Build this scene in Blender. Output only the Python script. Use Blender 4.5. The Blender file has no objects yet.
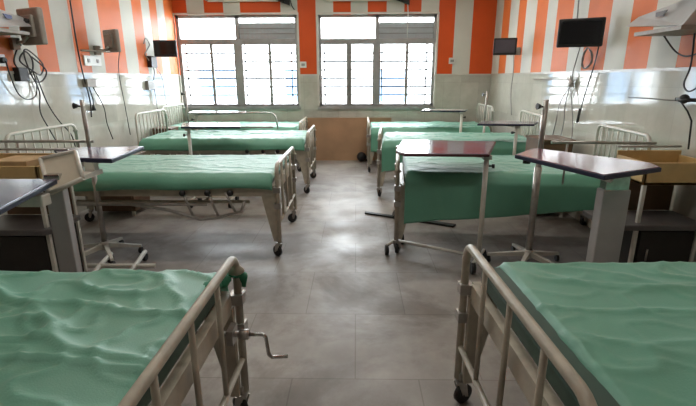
import bpy, bmesh, math, random
from mathutils import Vector, Matrix, noise
random.seed(7)
PI = math.pi
S = bpy.context.scene
COL = S.collection
XL, XR, D, CEIL, YB = -3.05, 2.30, 7.89, 3.15, -2.6
ZB, WB, WT = 1.477, .955, 2.44          # colour band, window sill, window head

# ------------------------------------------------------------------ materials
def mat(name, col, rough=.5, metal=0., var=0., scale=8., bump=0., bscale=60., spec=.5, rvar=0., col2=None, coat=0.):
    m = bpy.data.materials.new(name); m.use_nodes = True
    nt = m.node_tree; b = nt.nodes['Principled BSDF']
    b.inputs['Roughness'].default_value = rough; b.inputs['Metallic'].default_value = metal
    b.inputs['Specular IOR Level'].default_value = spec
    b.inputs['Coat Weight'].default_value = coat; b.inputs['Coat Roughness'].default_value = .08
    tc = nt.nodes.new('ShaderNodeTexCoord')
    n = nt.nodes.new('ShaderNodeTexNoise'); n.inputs['Scale'].default_value = scale; n.inputs['Detail'].default_value = 5
    nt.links.new(tc.outputs['Object'], n.inputs['Vector'])
    r = nt.nodes.new('ShaderNodeValToRGB'); r.color_ramp.elements[0].position = .3; r.color_ramp.elements[1].position = .72
    c2 = col2 or tuple(c * (1 - var) for c in col)
    r.color_ramp.elements[0].color = (*c2, 1); r.color_ramp.elements[1].color = (*col, 1)
    nt.links.new(n.outputs['Fac'], r.inputs['Fac']); nt.links.new(r.outputs['Color'], b.inputs['Base Color'])
    if rvar:
        q = nt.nodes.new('ShaderNodeMapRange'); q.inputs['To Min'].default_value = rough - rvar; q.inputs['To Max'].default_value = rough + rvar
        q.inputs['From Min'].default_value = .3; q.inputs['From Max'].default_value = .7
        nt.links.new(n.outputs['Fac'], q.inputs['Value']); nt.links.new(q.outputs['Result'], b.inputs['Roughness'])
    if bump:
        n2 = nt.nodes.new('ShaderNodeTexNoise'); n2.inputs['Scale'].default_value = bscale; n2.inputs['Detail'].default_value = 4
        nt.links.new(tc.outputs['Object'], n2.inputs['Vector'])
        bp = nt.nodes.new('ShaderNodeBump'); bp.inputs['Strength'].default_value = bump; bp.inputs['Distance'].default_value = .01
        nt.links.new(n2.outputs['Fac'], bp.inputs['Height']); nt.links.new(bp.outputs['Normal'], b.inputs['Normal'])
    return m

def tile_mat(name, c1, c2, grout, bw, bh, mortar, rough, rvar, axis, nscale=3., bump=.12, spec=.5, off=.0, vein=None, wav=0., stain=None):
    """tiles: brick grid on object coordinates, mottled stone colour, glossy"""
    m = bpy.data.materials.new(name); m.use_nodes = True
    nt = m.node_tree; L = nt.links; b = nt.nodes['Principled BSDF']; N = nt.nodes.new
    b.inputs['Specular IOR Level'].default_value = spec
    tc = N('ShaderNodeTexCoord'); sp = N('ShaderNodeSeparateXYZ'); cb = N('ShaderNodeCombineXYZ')
    L.new(tc.outputs['Object'], sp.inputs[0])
    a, d = {'xy': ('X', 'Y'), 'yz': ('Y', 'Z'), 'xz': ('X', 'Z')}[axis]
    L.new(sp.outputs[a], cb.inputs[0]); L.new(sp.outputs[d], cb.inputs[1])
    br = N('ShaderNodeTexBrick'); br.offset = off; br.inputs['Scale'].default_value = 1
    br.inputs['Brick Width'].default_value = bw; br.inputs['Row Height'].default_value = bh
    br.inputs['Mortar Size'].default_value = mortar; br.inputs['Mortar Smooth'].default_value = .3
    br.inputs['Color1'].default_value = (1, 1, 1, 1); br.inputs['Color2'].default_value = (.86, .86, .86, 1); br.inputs['Mortar'].default_value = (*grout, 1)
    L.new(cb.outputs[0], br.inputs['Vector'])
    n = N('ShaderNodeTexNoise'); n.inputs['Scale'].default_value = nscale; n.inputs['Detail'].default_value = 9; n.inputs['Roughness'].default_value = .62; n.inputs['Distortion'].default_value = .15
    L.new(tc.outputs['Object'], n.inputs['Vector'])
    r = N('ShaderNodeValToRGB'); r.color_ramp.elements[0].position = .35; r.color_ramp.elements[1].position = .65
    r.color_ramp.elements[0].color = (*c2, 1); r.color_ramp.elements[1].color = (*c1, 1)
    L.new(n.outputs['Fac'], r.inputs['Fac'])
    mx = N('ShaderNodeMix'); mx.data_type = 'RGBA'; mx.blend_type = 'MULTIPLY'; mx.inputs['Factor'].default_value = 1
    L.new(r.outputs['Color'], mx.inputs['A']); L.new(br.outputs['Color'], mx.inputs['B'])
    out = mx.outputs['Result']
    if stain:
        n3 = N('ShaderNodeTexNoise'); n3.inputs['Scale'].default_value = 1.1; n3.inputs['Detail'].default_value = 10; n3.inputs['Roughness'].default_value = .65
        n3.inputs['Distortion'].default_value = .35
        L.new(tc.outputs['Object'], n3.inputs['Vector'])
        r3 = N('ShaderNodeValToRGB'); r3.color_ramp.elements[0].position = .47; r3.color_ramp.elements[1].position = .56
        r3.color_ramp.elements[0].color = (1, 1, 1, 1); r3.color_ramp.elements[1].color = (*stain, 1)
        L.new(n3.outputs['Fac'], r3.inputs['Fac'])
        m3 = N('ShaderNodeMix'); m3.data_type = 'RGBA'; m3.blend_type = 'MULTIPLY'; m3.inputs['Factor'].default_value = 1
        L.new(out, m3.inputs['A']); L.new(r3.outputs['Color'], m3.inputs['B']); out = m3.outputs['Result']
    L.new(out, b.inputs['Base Color'])
    n4 = N('ShaderNodeTexNoise'); n4.inputs['Scale'].default_value = 2.3; n4.inputs['Detail'].default_value = 6
    L.new(tc.outputs['Object'], n4.inputs['Vector'])
    q = N('ShaderNodeMapRange'); q.inputs['From Min'].default_value = .35; q.inputs['From Max'].default_value = .65
    q.inputs['To Min'].default_value = max(.02, rough - rvar); q.inputs['To Max'].default_value = rough + rvar
    L.new(n4.outputs['Fac'], q.inputs['Value']); L.new(q.outputs['Result'], b.inputs['Roughness'])
    bp = N('ShaderNodeBump'); bp.inputs['Strength'].default_value = bump; bp.inputs['Distance'].default_value = .004
    L.new(br.outputs['Fac'], bp.inputs['Height']); bp.invert = True
    if wav:
        b2 = N('ShaderNodeBump'); b2.inputs['Strength'].default_value = wav; b2.inputs['Distance'].default_value = .01
        n5 = N('ShaderNodeTexNoise'); n5.inputs['Scale'].default_value = 5; n5.inputs['Detail'].default_value = 3
        L.new(tc.outputs['Object'], n5.inputs['Vector']); L.new(n5.outputs['Fac'], b2.inputs['Height']); L.new(b2.outputs['Normal'], bp.inputs['Normal'])
    L.new(bp.outputs['Normal'], b.inputs['Normal'])
    return m

M = dict(
    orange=mat('orange_paint', (.70, .16, .035), .5, spec=.3, var=.14, scale=3, bump=.05),
    backorange=mat('orange_paint_baked_light', (.66, .085, .012), .55, spec=.3, var=.14, scale=3, bump=.05),  # same orange paint; the window wall's different light is put into its colour
    white=mat('off_white_paint', (.60, .585, .53), .55, spec=.3, var=.1, scale=3, bump=.05),
    ceil=mat('ceiling_paint', (.7, .69, .65), .7, var=.05),
    cream=mat('cream_enamel', (.56, .50, .40), .35, var=.3, scale=14, spec=.5, bump=.04),
    creamlite=mat('white_enamel', (.72, .69, .62), .35, var=.2, scale=12, bump=.04),
    steel=mat('dull_steel', (.50, .47, .44), .32, metal=.7, var=.3, scale=20),
    chrome=mat('worn_chrome', (.66, .64, .62), .2, metal=1, var=.3, scale=30),
    black=mat('black_rubber', (.014, .014, .014), .5, var=.3, scale=30),
    screen=mat('black_glass', (.006, .006, .008), .12, var=.1),
    greyscreen=mat('grey_glass', (.10, .09, .11), .2, var=.1),
    greyplas=mat('grey_plastic', (.34, .30, .26), .5, var=.2, scale=25),
    cable=mat('dark_cable', (.03, .028, .028), .5),
    greycable=mat('grey_cable', (.26, .25, .24), .5),
    green=mat('green_bed_sheet', (.13, .385, .265), .47, var=.08, scale=7, bump=.15, bscale=240, spec=.8),
    greendk=mat('knotted_green_cloth', (.03, .25, .13), .7, var=.2, scale=20, bump=.3, bscale=200),
    mattress=mat('rexine_mattress', (.045, .10, .075), .5, var=.2),
    blue=mat('blue_grey_laminate', (.13, .15, .27), .17, var=.35, scale=6, coat=.4, rvar=.05),
    purple=mat('mauve_laminate', (.22, .18, .27), .17, var=.35, scale=5, coat=.4, rvar=.05),
    redpurple=mat('mauve_laminate_red_reflection', (.28, .05, .07), .18, scale=3.2, coat=.4, col2=(.19, .15, .20)),  # red patches painted into the mauve for the reddish reflection on the top
    whitelam=mat('white_laminate', (.62, .60, .56), .16, var=.1, coat=.4),
    edge=mat('navy_edging', (.012, .016, .05), .4),
    maroon=mat('maroon_edging', (.07, .015, .022), .4),
    grey=mat('grey_panel', (.46, .45, .45), .42, metal=.1, var=.15, scale=9),
    slab=mat('grey_shelf', (.125, .115, .115), .45, var=.2, scale=9),
    tan=mat('tan_laminate', (.62, .42, .18), .42, var=.25, scale=7),
    tanlite=mat('light_cardboard', (.56, .38, .2), .6, var=.2, scale=12),
    brown=mat('brown_laminate', (.16, .088, .045), .5, var=.3, scale=6),
    dark=mat('dark_laminate', (.028, .022, .02), .55, var=.3),
    panel=mat('beige_panel', (.72, .67, .54), .4, var=.2, scale=5),
    alu=mat('window_aluminium', (.33, .31, .305), .4, metal=.1, var=.2),
    marble=mat('marble_trim', (.62, .58, .52), .25, var=.2, scale=5),
    brownwall=mat('brown_dado_board', (.47, .285, .165), .42, var=.22, scale=4, bump=.04),
    plastic=mat('white_plastic', (.68, .66, .62), .35, var=.06),
    shelf=mat('silver_shelf_paint', (.56, .57, .58), .3, metal=.3, var=.15),
    emblem=mat('blue_emblem', (.05, .08, .22), .4), emblemdk=mat('grey_emblem', (.10, .10, .12), .4),
    grillepaint=mat('dark_grille_paint', (.035, .035, .038), .8, spec=.15),
    blind=mat('grey_louvre', (.62, .60, .61), .5, var=.1),
    facade=mat('pale_facade', (.80, .80, .80), .8, var=.05),
    bluepane=mat('blue_grey_pane', (.20, .33, .50), .5),
    ground=mat('courtyard_concrete', (.6, .6, .58), .9, var=.1),
)
M['walltile_l'] = tile_mat('cream_wall_tile_side', (.62, .60, .53), (.54, .52, .45), (.8, .8, .8), .3, .45, .0018, .075, .03, 'yz', 5, wav=.015, spec=.9, bump=.06)
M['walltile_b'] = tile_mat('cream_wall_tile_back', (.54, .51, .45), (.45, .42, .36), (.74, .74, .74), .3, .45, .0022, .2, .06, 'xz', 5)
M['floor'] = tile_mat('worn_marble_floor', (.40, .365, .335), (.30, .27, .245), (.66, .64, .63), .62, .62, .0036, .50, .12, 'xy', 4.2, off=.5, stain=(.68, .65, .63), wav=.05, spec=.6)

gb = M['green'].node_tree.nodes['Principled BSDF']; gb.inputs['Sheen Weight'].default_value = .35; gb.inputs['Sheen Roughness'].default_value = .35
gl = bpy.data.materials.new('window_glass'); gl.use_nodes = True
nt = gl.node_tree; nt.nodes.remove(nt.nodes['Principled BSDF'])
tr = nt.nodes.new('ShaderNodeBsdfTransparent'); tr.inputs[0].default_value = (.93, .95, .96, 1)
gs = nt.nodes.new('ShaderNodeBsdfGlossy'); gs.inputs['Roughness'].default_value = .03
mx = nt.nodes.new('ShaderNodeMixShader'); mx.inputs[0].default_value = .05
nt.links.new(tr.outputs[0], mx.inputs[1]); nt.links.new(gs.outputs[0], mx.inputs[2])
nt.links.new(mx.outputs[0], nt.nodes['Material Output'].inputs['Surface'])
M['glass'] = gl

# ------------------------------------------------------------------ mesh helpers
class MB:
    def __init__(s): s.v = []; s.f = []; s.mi = []; s.sm = []
    def add(s, vs, fs, mi=0, smooth=False):
        o = len(s.v); s.v += [Vector(p) for p in vs]
        for f in fs: s.f.append([i + o for i in f]); s.mi.append(mi); s.sm.append(smooth)
        return s
    def box(s, a, b, mi=0):
        x0, x1 = sorted((a[0], b[0])); y0, y1 = sorted((a[1], b[1])); z0, z1 = sorted((a[2], b[2]))
        return s.add([(x0, y0, z0), (x1, y0, z0), (x1, y1, z0), (x0, y1, z0), (x0, y0, z1), (x1, y0, z1), (x1, y1, z1), (x0, y1, z1)],
                     [(3, 2, 1, 0), (4, 5, 6, 7), (0, 1, 5, 4), (1, 2, 6, 5), (2, 3, 7, 6), (3, 0, 4, 7)], mi)
    def hexa(s, lo, hi, mi=0):   # bottom quad ccw, top quad ccw
        return s.add(list(lo) + list(hi), [(3, 2, 1, 0), (4, 5, 6, 7), (0, 1, 5, 4), (1, 2, 6, 5), (2, 3, 7, 6), (3, 0, 4, 7)], mi)
    def prism(s, poly, z0, z1, mi=0):
        n = len(poly)
        if sum(poly[i][0] * poly[(i + 1) % n][1] - poly[(i + 1) % n][0] * poly[i][1] for i in range(n)) < 0: poly = poly[::-1]
        return s.add([(x, y, z0) for x, y in poly] + [(x, y, z1) for x, y in poly],
                     [tuple(range(n))[::-1], tuple(range(n, 2 * n))] + [(i, (i + 1) % n, (i + 1) % n + n, i + n) for i in range(n)], mi)
    def tube(s, path, r, n=10, mi=0, cap=True):
        P = [Vector(p) for p in path]; rr = r if isinstance(r, (list, tuple)) else [r] * len(P)
        t = (P[1] - P[0]).normalized(); u = t.orthogonal().normalized(); vs = []
        for i, p in enumerate(P):
            a = (P[i] - P[i - 1]).normalized() if i else (P[1] - P[0]).normalized()
            b = (P[i + 1] - P[i]).normalized() if i < len(P) - 1 else a
            t = (a + b).normalized() if (a + b).length > 1e-6 else a
            u = (u - t * u.dot(t)).normalized(); w = t.cross(u)
            k = 1 / max(.5, t.dot(a))
            for j in range(n):
                an = 2 * PI * j / n; vs.append(p + (u * math.cos(an) + w * math.sin(an)) * rr[i] * (k if 0 < i < len(P) - 1 else 1))
        fs = [(i * n + j, i * n + (j + 1) % n, (i + 1) * n + (j + 1) % n, (i + 1) * n + j) for i in range(len(P) - 1) for j in range(n)]
        s.add(vs, fs, mi, True)
        if cap:
            o = len(s.v) - len(vs)
            s.f.append([o + j for j in range(n)][::-1]); s.mi.append(mi); s.sm.append(False)
            s.f.append([o + (len(P) - 1) * n + j for j in range(n)]); s.mi.append(mi); s.sm.append(False)
        return s
    def ball(s, c, r, mi=0, n=10, sq=(1, 1, 1)):
        vs = []; m = n // 2 + 1
        for i in range(m + 1):
            th = PI * (i / m) * .998 + .001 * PI
            for j in range(n):
                a = 2 * PI * j / n; vs.append((c[0] + r * sq[0] * math.sin(th) * math.cos(a), c[1] + r * sq[1] * math.sin(th) * math.sin(a), c[2] + r * sq[2] * math.cos(th)))
        fs = [(i * n + j, (i + 1) * n + j, (i + 1) * n + (j + 1) % n, i * n + (j + 1) % n) for i in range(m) for j in range(n)]
        return s.add(vs, fs, mi, True)
    def build(s, name, mats, parent=None, bevel=0., loc=None):
        me = bpy.data.meshes.new(name); me.from_pydata([tuple(v) for v in s.v], [], s.f)
        for m in (mats if isinstance(mats, (list, tuple)) else [mats]): me.materials.append(M[m])
        for i, p in enumerate(me.polygons): p.material_index = s.mi[i]; p.use_smooth = s.sm[i]
        me.validate(); me.update()
        bm = bmesh.new(); bm.from_mesh(me); bmesh.ops.recalc_face_normals(bm, faces=bm.faces); bm.to_mesh(me); bm.free()
        o = bpy.data.objects.new(name, me); COL.objects.link(o)
        if parent: o.parent = parent
        if loc: o.location = loc
        if bevel:
            b = o.modifiers.new('bevel', 'BEVEL'); b.width = bevel; b.segments = 2; b.limit_method = 'ANGLE'; b.angle_limit = .7
        return o

def tag(o, label, cat, group=None, kind=None):
    if label: o['label'] = label
    if cat: o['category'] = cat
    if group: o['group'] = group
    if kind: o['kind'] = kind
    return o
def empty(name, label, cat, loc=(0, 0, 0), rz=0, group=None):
    o = bpy.data.objects.new(name, None); COL.objects.link(o); o.empty_display_size = .1
    o.location = loc; o.rotation_euler = (0, 0, rz); return tag(o, label, cat, group)
def kids(o): return [c for c in bpy.data.objects if c.parent == o]
def dup(o, loc, rz, label, group=None):
    def cp(a, par):
        ch = kids(a); c = a.copy(); COL.objects.link(c); c.parent = par
        for k in ch: cp(k, c)
        return c
    r = cp(o, None); r.location = loc; r.rotation_euler = (0, 0, rz); r['label'] = label
    if group: r['group'] = group
    return r
def struct(mb, name, mats, **k):
    o = mb.build(name, mats, **k); o['kind'] = 'structure'; return o
def arc(c, r, a0, a1, n, ax):      # quarter bends in plane ax=('y','z')...
    out = []
    for i in range(n + 1):
        a = a0 + (a1 - a0) * i / n; p = list(c)
        p[ax[0]] += r * math.cos(a); p[ax[1]] += r * math.sin(a); out.append(tuple(p))
    return out

# ------------------------------------------------------------------ room shell
struct(MB().box((XL - .2, YB - .2, -.1), (XR + .2, D + .2, 0)), 'floor', 'floor')
struct(MB().box((XL - .2, YB - .2, CEIL), (XR + .2, D + .2, CEIL + .15)), 'ceiling', 'ceil')
def side_wall(x, sgn, edges, name):      # edges: boundaries from far to near, first strip colour given
    mb = MB(); T = .2
    x1 = x + sgn * T
    mb.box((x, YB, 0), (x1, D + .2, ZB), 2)
    ed, c = edges
    for a, b in zip(ed[:-1], ed[1:]):
        mb.box((x, b, ZB), (x1, a, CEIL), c); c = 1 - c
    return struct(mb, name, ['orange', 'white', 'walltile_l'])
el = [D + .2, 7.54, 7.26, 7.01, 6.75, 6.46, 6.13, 5.59, 5.30, 5.02, 4.71, 4.42, 4.11]
while el[-1] > YB + .3: el.append(el[-1] - .31)
el.append(YB)
er = [D + .2, 7.52, 7.18, 6.81, 6.52, 6.14, 5.79, 5.52, 5.11, 4.78, 4.35, 4.03, 3.71]
while er[-1] > YB + .33: er.append(er[-1] - .33)
er.append(YB)
side_wall(XL, -1, (el, 0), 'wall_left'); side_wall(XR, 1, (er, 1), 'wall_right')
struct(MB().box((XL - .2, YB - .2, 0), (XR + .2, YB, CEIL)), 'wall_back', 'white')
W1, W2 = (-3.03, -.985), (-.634, 1.34)
bx = [-3.05, -2.81, -2.52, -2.20, -1.92, -1.25, -.97, -.67, -.38, -.09, .19, .50, .79, 1.07, 1.36, 1.63, 1.92, 2.30]
cuts = sorted(set(bx + list(W1) + list(W2))); mb = MB()
def stripe(xm):
    for i in range(len(bx) - 1):
        if bx[i] <= xm < bx[i + 1]: return i % 2
    return 0
for a, b in zip(cuts[:-1], cuts[1:]):
    m_ = (a + b) / 2; inw = W1[0] < m_ < W1[1] or W2[0] < m_ < W2[1]
    mb.box((a, D, 0), (b, D + .2, WB), 2)
    if not inw:
        mb.box((a, D, WB), (b, D + .2, ZB), 2); mb.box((a, D, ZB), (b, D + .2, WT), stripe(m_))
    mb.box((a, D, WT), (b, D + .2, CEIL), stripe(m_))
struct(mb, 'wall_front', ['backorange', 'white', 'walltile_b'])
# ledge where paint meets tile, and sills
for i, (a, b) in enumerate((((XL, YB, ZB - .012), (XL + .012, D, ZB + .012)), ((XR - .012, YB, ZB - .012), (XR, D, ZB + .012)),
                            ((W1[1], D - .012, ZB - .012), (W2[0], D, ZB + .012)), ((W2[1], D - .012, ZB - .012), (XR, D, ZB + .012)))):
    struct(MB().box(a, b), 'trim_%d' % (i + 1), 'marble')
struct(MB().box((-.86, D - .02, 0), (.62, D, .75)).box((-.86, D - .026, .735), (.62, D, .755)), 'trim_5', 'brownwall')

def window(n, x0, x1):
    yf, z0, z1, zt = D + .05, WB, WT, 2.02
    f = MB(); t = .045
    f.box((x0, D - .02, z0 - .03), (x1, D + .18, z0)).box((x0 - .03, D - .03, z0 - .05), (x1 + .03, D, z0 - .02))
    for a, b in (((x0, yf, z0), (x0 + t, yf + .07, z1)), ((x1 - t, yf, z0), (x1, yf + .07, z1)), ((x0, yf, z1 - t), (x1, yf + .07, z1)),
                 ((x0, yf, z0), (x1, yf + .07, z0 + .035)), ((x0, yf - .01, zt - .045), (x1, yf + .08, zt + .045))): f.box(a, b)
    xm = (x0 + x1) / 2; f.box((xm - .065, yf - .005, z0), (xm + .065, yf + .075, zt)).box((xm - .03, yf, zt), (xm + .03, yf + .07, z1))
    fr = struct(f, 'window_%d' % n, 'alu')
    sur = MB(); w = .03       # slim white reveal strip round the opening
    sur.box((x0 - w, D - .01, z1), (x1 + w, D + .0, z1 + w)).box((x0 - w, D - .01, z0), (x0, D, z1)).box((x1, D - .01, z0), (x1 + w, D, z1))
    sur.build('window_surround', 'marble', fr)
    for k, xx in enumerate((x0 + (x1 - x0) * .25, x0 + (x1 - x0) * .27, x0 + (x1 - x0) * .76)):
        if k == 0 and n == 1: continue
        q = MB(); q.box((xx - .025, yf + .02, z0 + .03), (xx + .025, yf + .05, zt - .04)); q.build('sash_stile', 'alu', fr)
    g = MB()
    for zz in [1.14 + i * .14 for i in range(6)]:
        g.tube([(x0 + .03, D + .15, zz), (x1 - .03, D + .15, zz)], .014, 6)
    for xx in (x0 + .09, x0 + .93, x1 - .13, xm + .09): g.tube([(xx, D + .145, z0), (xx, D + .145, zt)], .013, 6)
    g.build('grille', 'grillepaint', fr)
    for a, b, c, d in ((x0 + t, xm - .055, z0 + .035, zt - .045), (xm + .055, x1 - t, z0 + .035, zt - .045), (x0 + t, xm - .03, zt + .045, z1 - t), (xm + .03, x1 - t, zt + .045, z1 - t)):
        MB().box((a, yf + .03, c), (b, yf + .036, d)).build('pane', 'glass', fr)
    lv = MB()
    lv.box((xm + .03, yf + .05, zt + .045), (x1 - t, yf + .062, zt + .30))
    for i in range(3): lv.box((xm + .03, yf + .044, zt + .125 + i * .085), (x1 - t, yf + .05, zt + .135 + i * .085), 1)
    lv.build('louvre_panel', ['blind', 'greyplas'], fr)
window(1, *W1); window(2, *W2)

# outdoors seen through the panes: a pale building across a courtyard
b = empty('opposite_building', 'pale building with bluish windows across the courtyard, seen through the window grilles', 'building', (0, 17, -4))
fc = MB(); fc.box((-12, 0, 0), (12, 4, 6.2)); fc.build('facade', 'facade', b)
for i in range(6):
    xx = -9 + i * 3.2
    MB().box((xx, -.05, 4.6), (xx + 1.3, .02, 5.7)).build('far_window', 'bluepane', b)
struct(MB().box((-25, D + .4, -4.1), (25, 30, -4)), 'ground', 'ground')

# ------------------------------------------------------------------ beds
W = .475      # half width to the posts
def castor(bed, x, y, turn=0.):
    f = MB(); c = Vector((x, y, 0)); dx, dy = math.cos(turn) * .022, math.sin(turn) * .022
    cx, cy = x + dx, y + dy; nx, ny = -math.sin(turn) * .017, math.cos(turn) * .017
    for s in (-1, 1):
        f.hexa([(cx + nx * s - .012, cy + ny * s - .003, .042), (cx + nx * s + .012, cy + ny * s - .003, .042), (cx + nx * s + .012, cy + ny * s + .003, .042), (cx + nx * s - .012, cy + ny * s + .003, .042)],
               [(x + nx * s - .018, y + ny * s - .004, .112), (x + nx * s + .018, y + ny * s - .004, .112), (x + nx * s + .018, y + ny * s + .004, .112), (x + nx * s - .018, y + ny * s + .004, .112)])
    f.box((x - .02, y - .02, .108), (x + .02, y + .02, .12)).tube([(x, y, .115), (x, y, .16)], .011)
    o = f.build('castor', 'steel', bed)
    w = MB(); ax = Vector((-math.sin(turn), math.cos(turn), 0)); cc = Vector((cx, cy, .046))
    w.tube([cc - ax * .013, cc - ax * .011, cc + ax * .011, cc + ax * .013], [.038, .046, .046, .038], 18)
    w.tube([cc - ax * .018, cc + ax * .018], .012, 8)
    w.build('wheel', 'black', o)
def make_bed(label, L, near, crank=True, siderail=True, loc=(0, 0, 0), rz=0, headrail=False, pz=.77, chan=True):
    B = empty('hospital_bed', label, 'bed', loc, rz, 'hospital beds in two rows')
    # foot end: bent tube with posts, bars, lower rail
    r = .07; t = MB()
    path = [(0, -W, .13), (0, -W, pz - r)] + arc((0, -W + r, pz - r), r, PI, PI / 2, 5, (1, 2)) + arc((0, W - r, pz - r), r, PI / 2, 0, 5, (1, 2)) + [(0, W, .13)]
    t.tube(path, .0165, 12); t.build('foot_rail', 'cream', B)
    lo = MB().tube([(0, -W, .29), (0, W, .29)], .012); lo.build('cross_bar', 'cream', B)
    for k in (-.24, 0, .24): MB().tube([(0, k, .29), (0, k, pz)], .0105, 8).build('foot_bar', 'cream', B)
    # head end, taller with many thin bars
    hz = 1.0; t = MB(); hw = W - .03
    t.tube([(L, -hw, .14), (L, -hw, hz - r)] + arc((L, -hw + r, hz - r), r, PI, PI / 2, 5, (1, 2)) + arc((L, hw - r, hz - r), r, PI / 2, 0, 5, (1, 2)) + [(L, hw, .14)], .014, 10)
    hb = t.build('headboard', 'creamlite', B)
    MB().tube([(L, -hw, .66), (L, hw, .66)], .010).build('head_rail', 'creamlite', hb)
    for i in range(8):
        y = -hw + 2 * hw * (i + 1) / 9; MB().tube([(L, y, .66), (L, y, hz)], .007, 6).build('head_bar', 'creamlite', hb)
    # frame: side channels and cross channels, slatted deck
    f = MB()
    for s in (-1, 1):
        f.box((.03, s * (W - .035), .515), (L - .02, s * (W - .005), .60)); f.box((.03, s * (W - .035), .515), (L - .02, s * (W - .065), .523))
    f.box((.02, -W + .03, .52), (.055, W - .03, .60)).box((L - .06, -W + .03, .52), (L - .025, W - .03, .60))
    f.build('frame', 'cream', B)
    dk = MB()
    for i in range(12):
        x = .12 + (L - .24) * i / 11; dk.box((x - .035, -W + .04, .585), (x + .035, W - .04, .60))
    dk.build('deck', 'grey', B)
    for s in (-1, 1):       # tapered legs
        for x0, sg in ((.015, 1), (L - .015, -1)):
            a = MB(); y0, y1 = s * (W - .045), s * (W - .014)
            ya, yb = min(y0, y1), max(y0, y1)
            bx0, bx1 = sorted((x0, x0 + sg * .035)); tx0, tx1 = sorted((x0, x0 + sg * .125))
            a.hexa([(bx0, ya, .13), (bx1, ya, .13), (bx1, yb, .13), (bx0, yb, .13)], [(tx0, ya, .54), (tx1, ya, .54), (tx1, yb, .54), (tx0, yb, .54)])
            a.build('leg', 'cream', B)
            castor(B, x0 - sg * .005, s * (W - .012), random.choice((.5, 2.1, -.7, 1.3)))
    # brackets on the foot post
    for z in (.44, .57):
        MB().box((-.024, W - .028, z - .022), (.03, W + .024, z + .022)).build('post_bracket', 'steel', B)
        MB().box((-.024, -W - .024, z - .022), (.03, -W + .028, z + .022)).build('post_bracket', 'steel', B)
    MB().tube([(L * .12, near * (W - .12), .44), (L * .8, near * (W - .12), .44)], .014, 8).tube([(L * .3, -W + .05, .44), (L * .3, W - .05, .44)], .012, 8).build('lifting_rod', 'cream', B)
    if crank:
        y0 = crank
        a = MB().tube([(.25, y0, .475), (-.05, y0, .475)], .012).tube([(-.03, y0, .475), (-.065, y0, .475)], .02)
        a.box((-.012, y0 - .035, .445), (.012, y0 + .035, .505))
        c_ = a.build('crank', 'steel', B)
        MB().tube([(-.06, y0, .475), (-.118, y0, .475), (-.13, y0, .464), (-.138, y0, .388), (-.15, y0, .376), (-.21, y0 - .01, .374)], .0072, 8).build('crank_handle', 'chrome', c_)
    if siderail:            # folded down collapsible side rail along the near side
        yy = near * (W + .022); a = MB()
        z0 = .40; xs = .26
        a.tube([(xs, yy, z0 + .09), (xs + .03, yy, z0 - .0), (xs + .22, yy, z0 - .05), (xs + .36, yy, z0 - .07), (xs + .62, yy, z0 + .01), (xs + .95, yy, z0 + .06), (L - .35, yy, z0 + .07)], .013, 8)
        for k, zz in ((.08, -.01), (.22, -.05), (.42, -.055)):
            a.tube([(xs + k, yy, z0 + zz), (xs + k + .07, yy, z0 + .155)], .011, 8)
        rl = a.build('side_rail', 'steel', B)
        kn = MB()
        for k in (.04, .22, .42): kn.ball((xs + k + .07, yy + near * .008, z0 + .15), .026)
        kn.build('rail_knob', 'black', rl)
        MB().tube([(xs + .3, yy, z0 + .055), (L - .3, yy, z0 + .055)], .012, 8).build('lower_tube', 'steel', rl)
    if headrail:
        yy = near * (W + .01)
        a = MB().tube([(L - .72, yy, .955), (L + .02, yy, .955)], .011, 8)
        for x in (L - .60, L - .12): a.tube([(x, yy, .56), (x, yy, .955)], .008, 8)
        a.build('head_side_rail', 'steel', B)
    mt = MB().box((.05, -W + .035, .60), (L - .03, W - .035, .685)); mt.build('mattress', 'mattress', B, bevel=.02)
    return B

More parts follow.
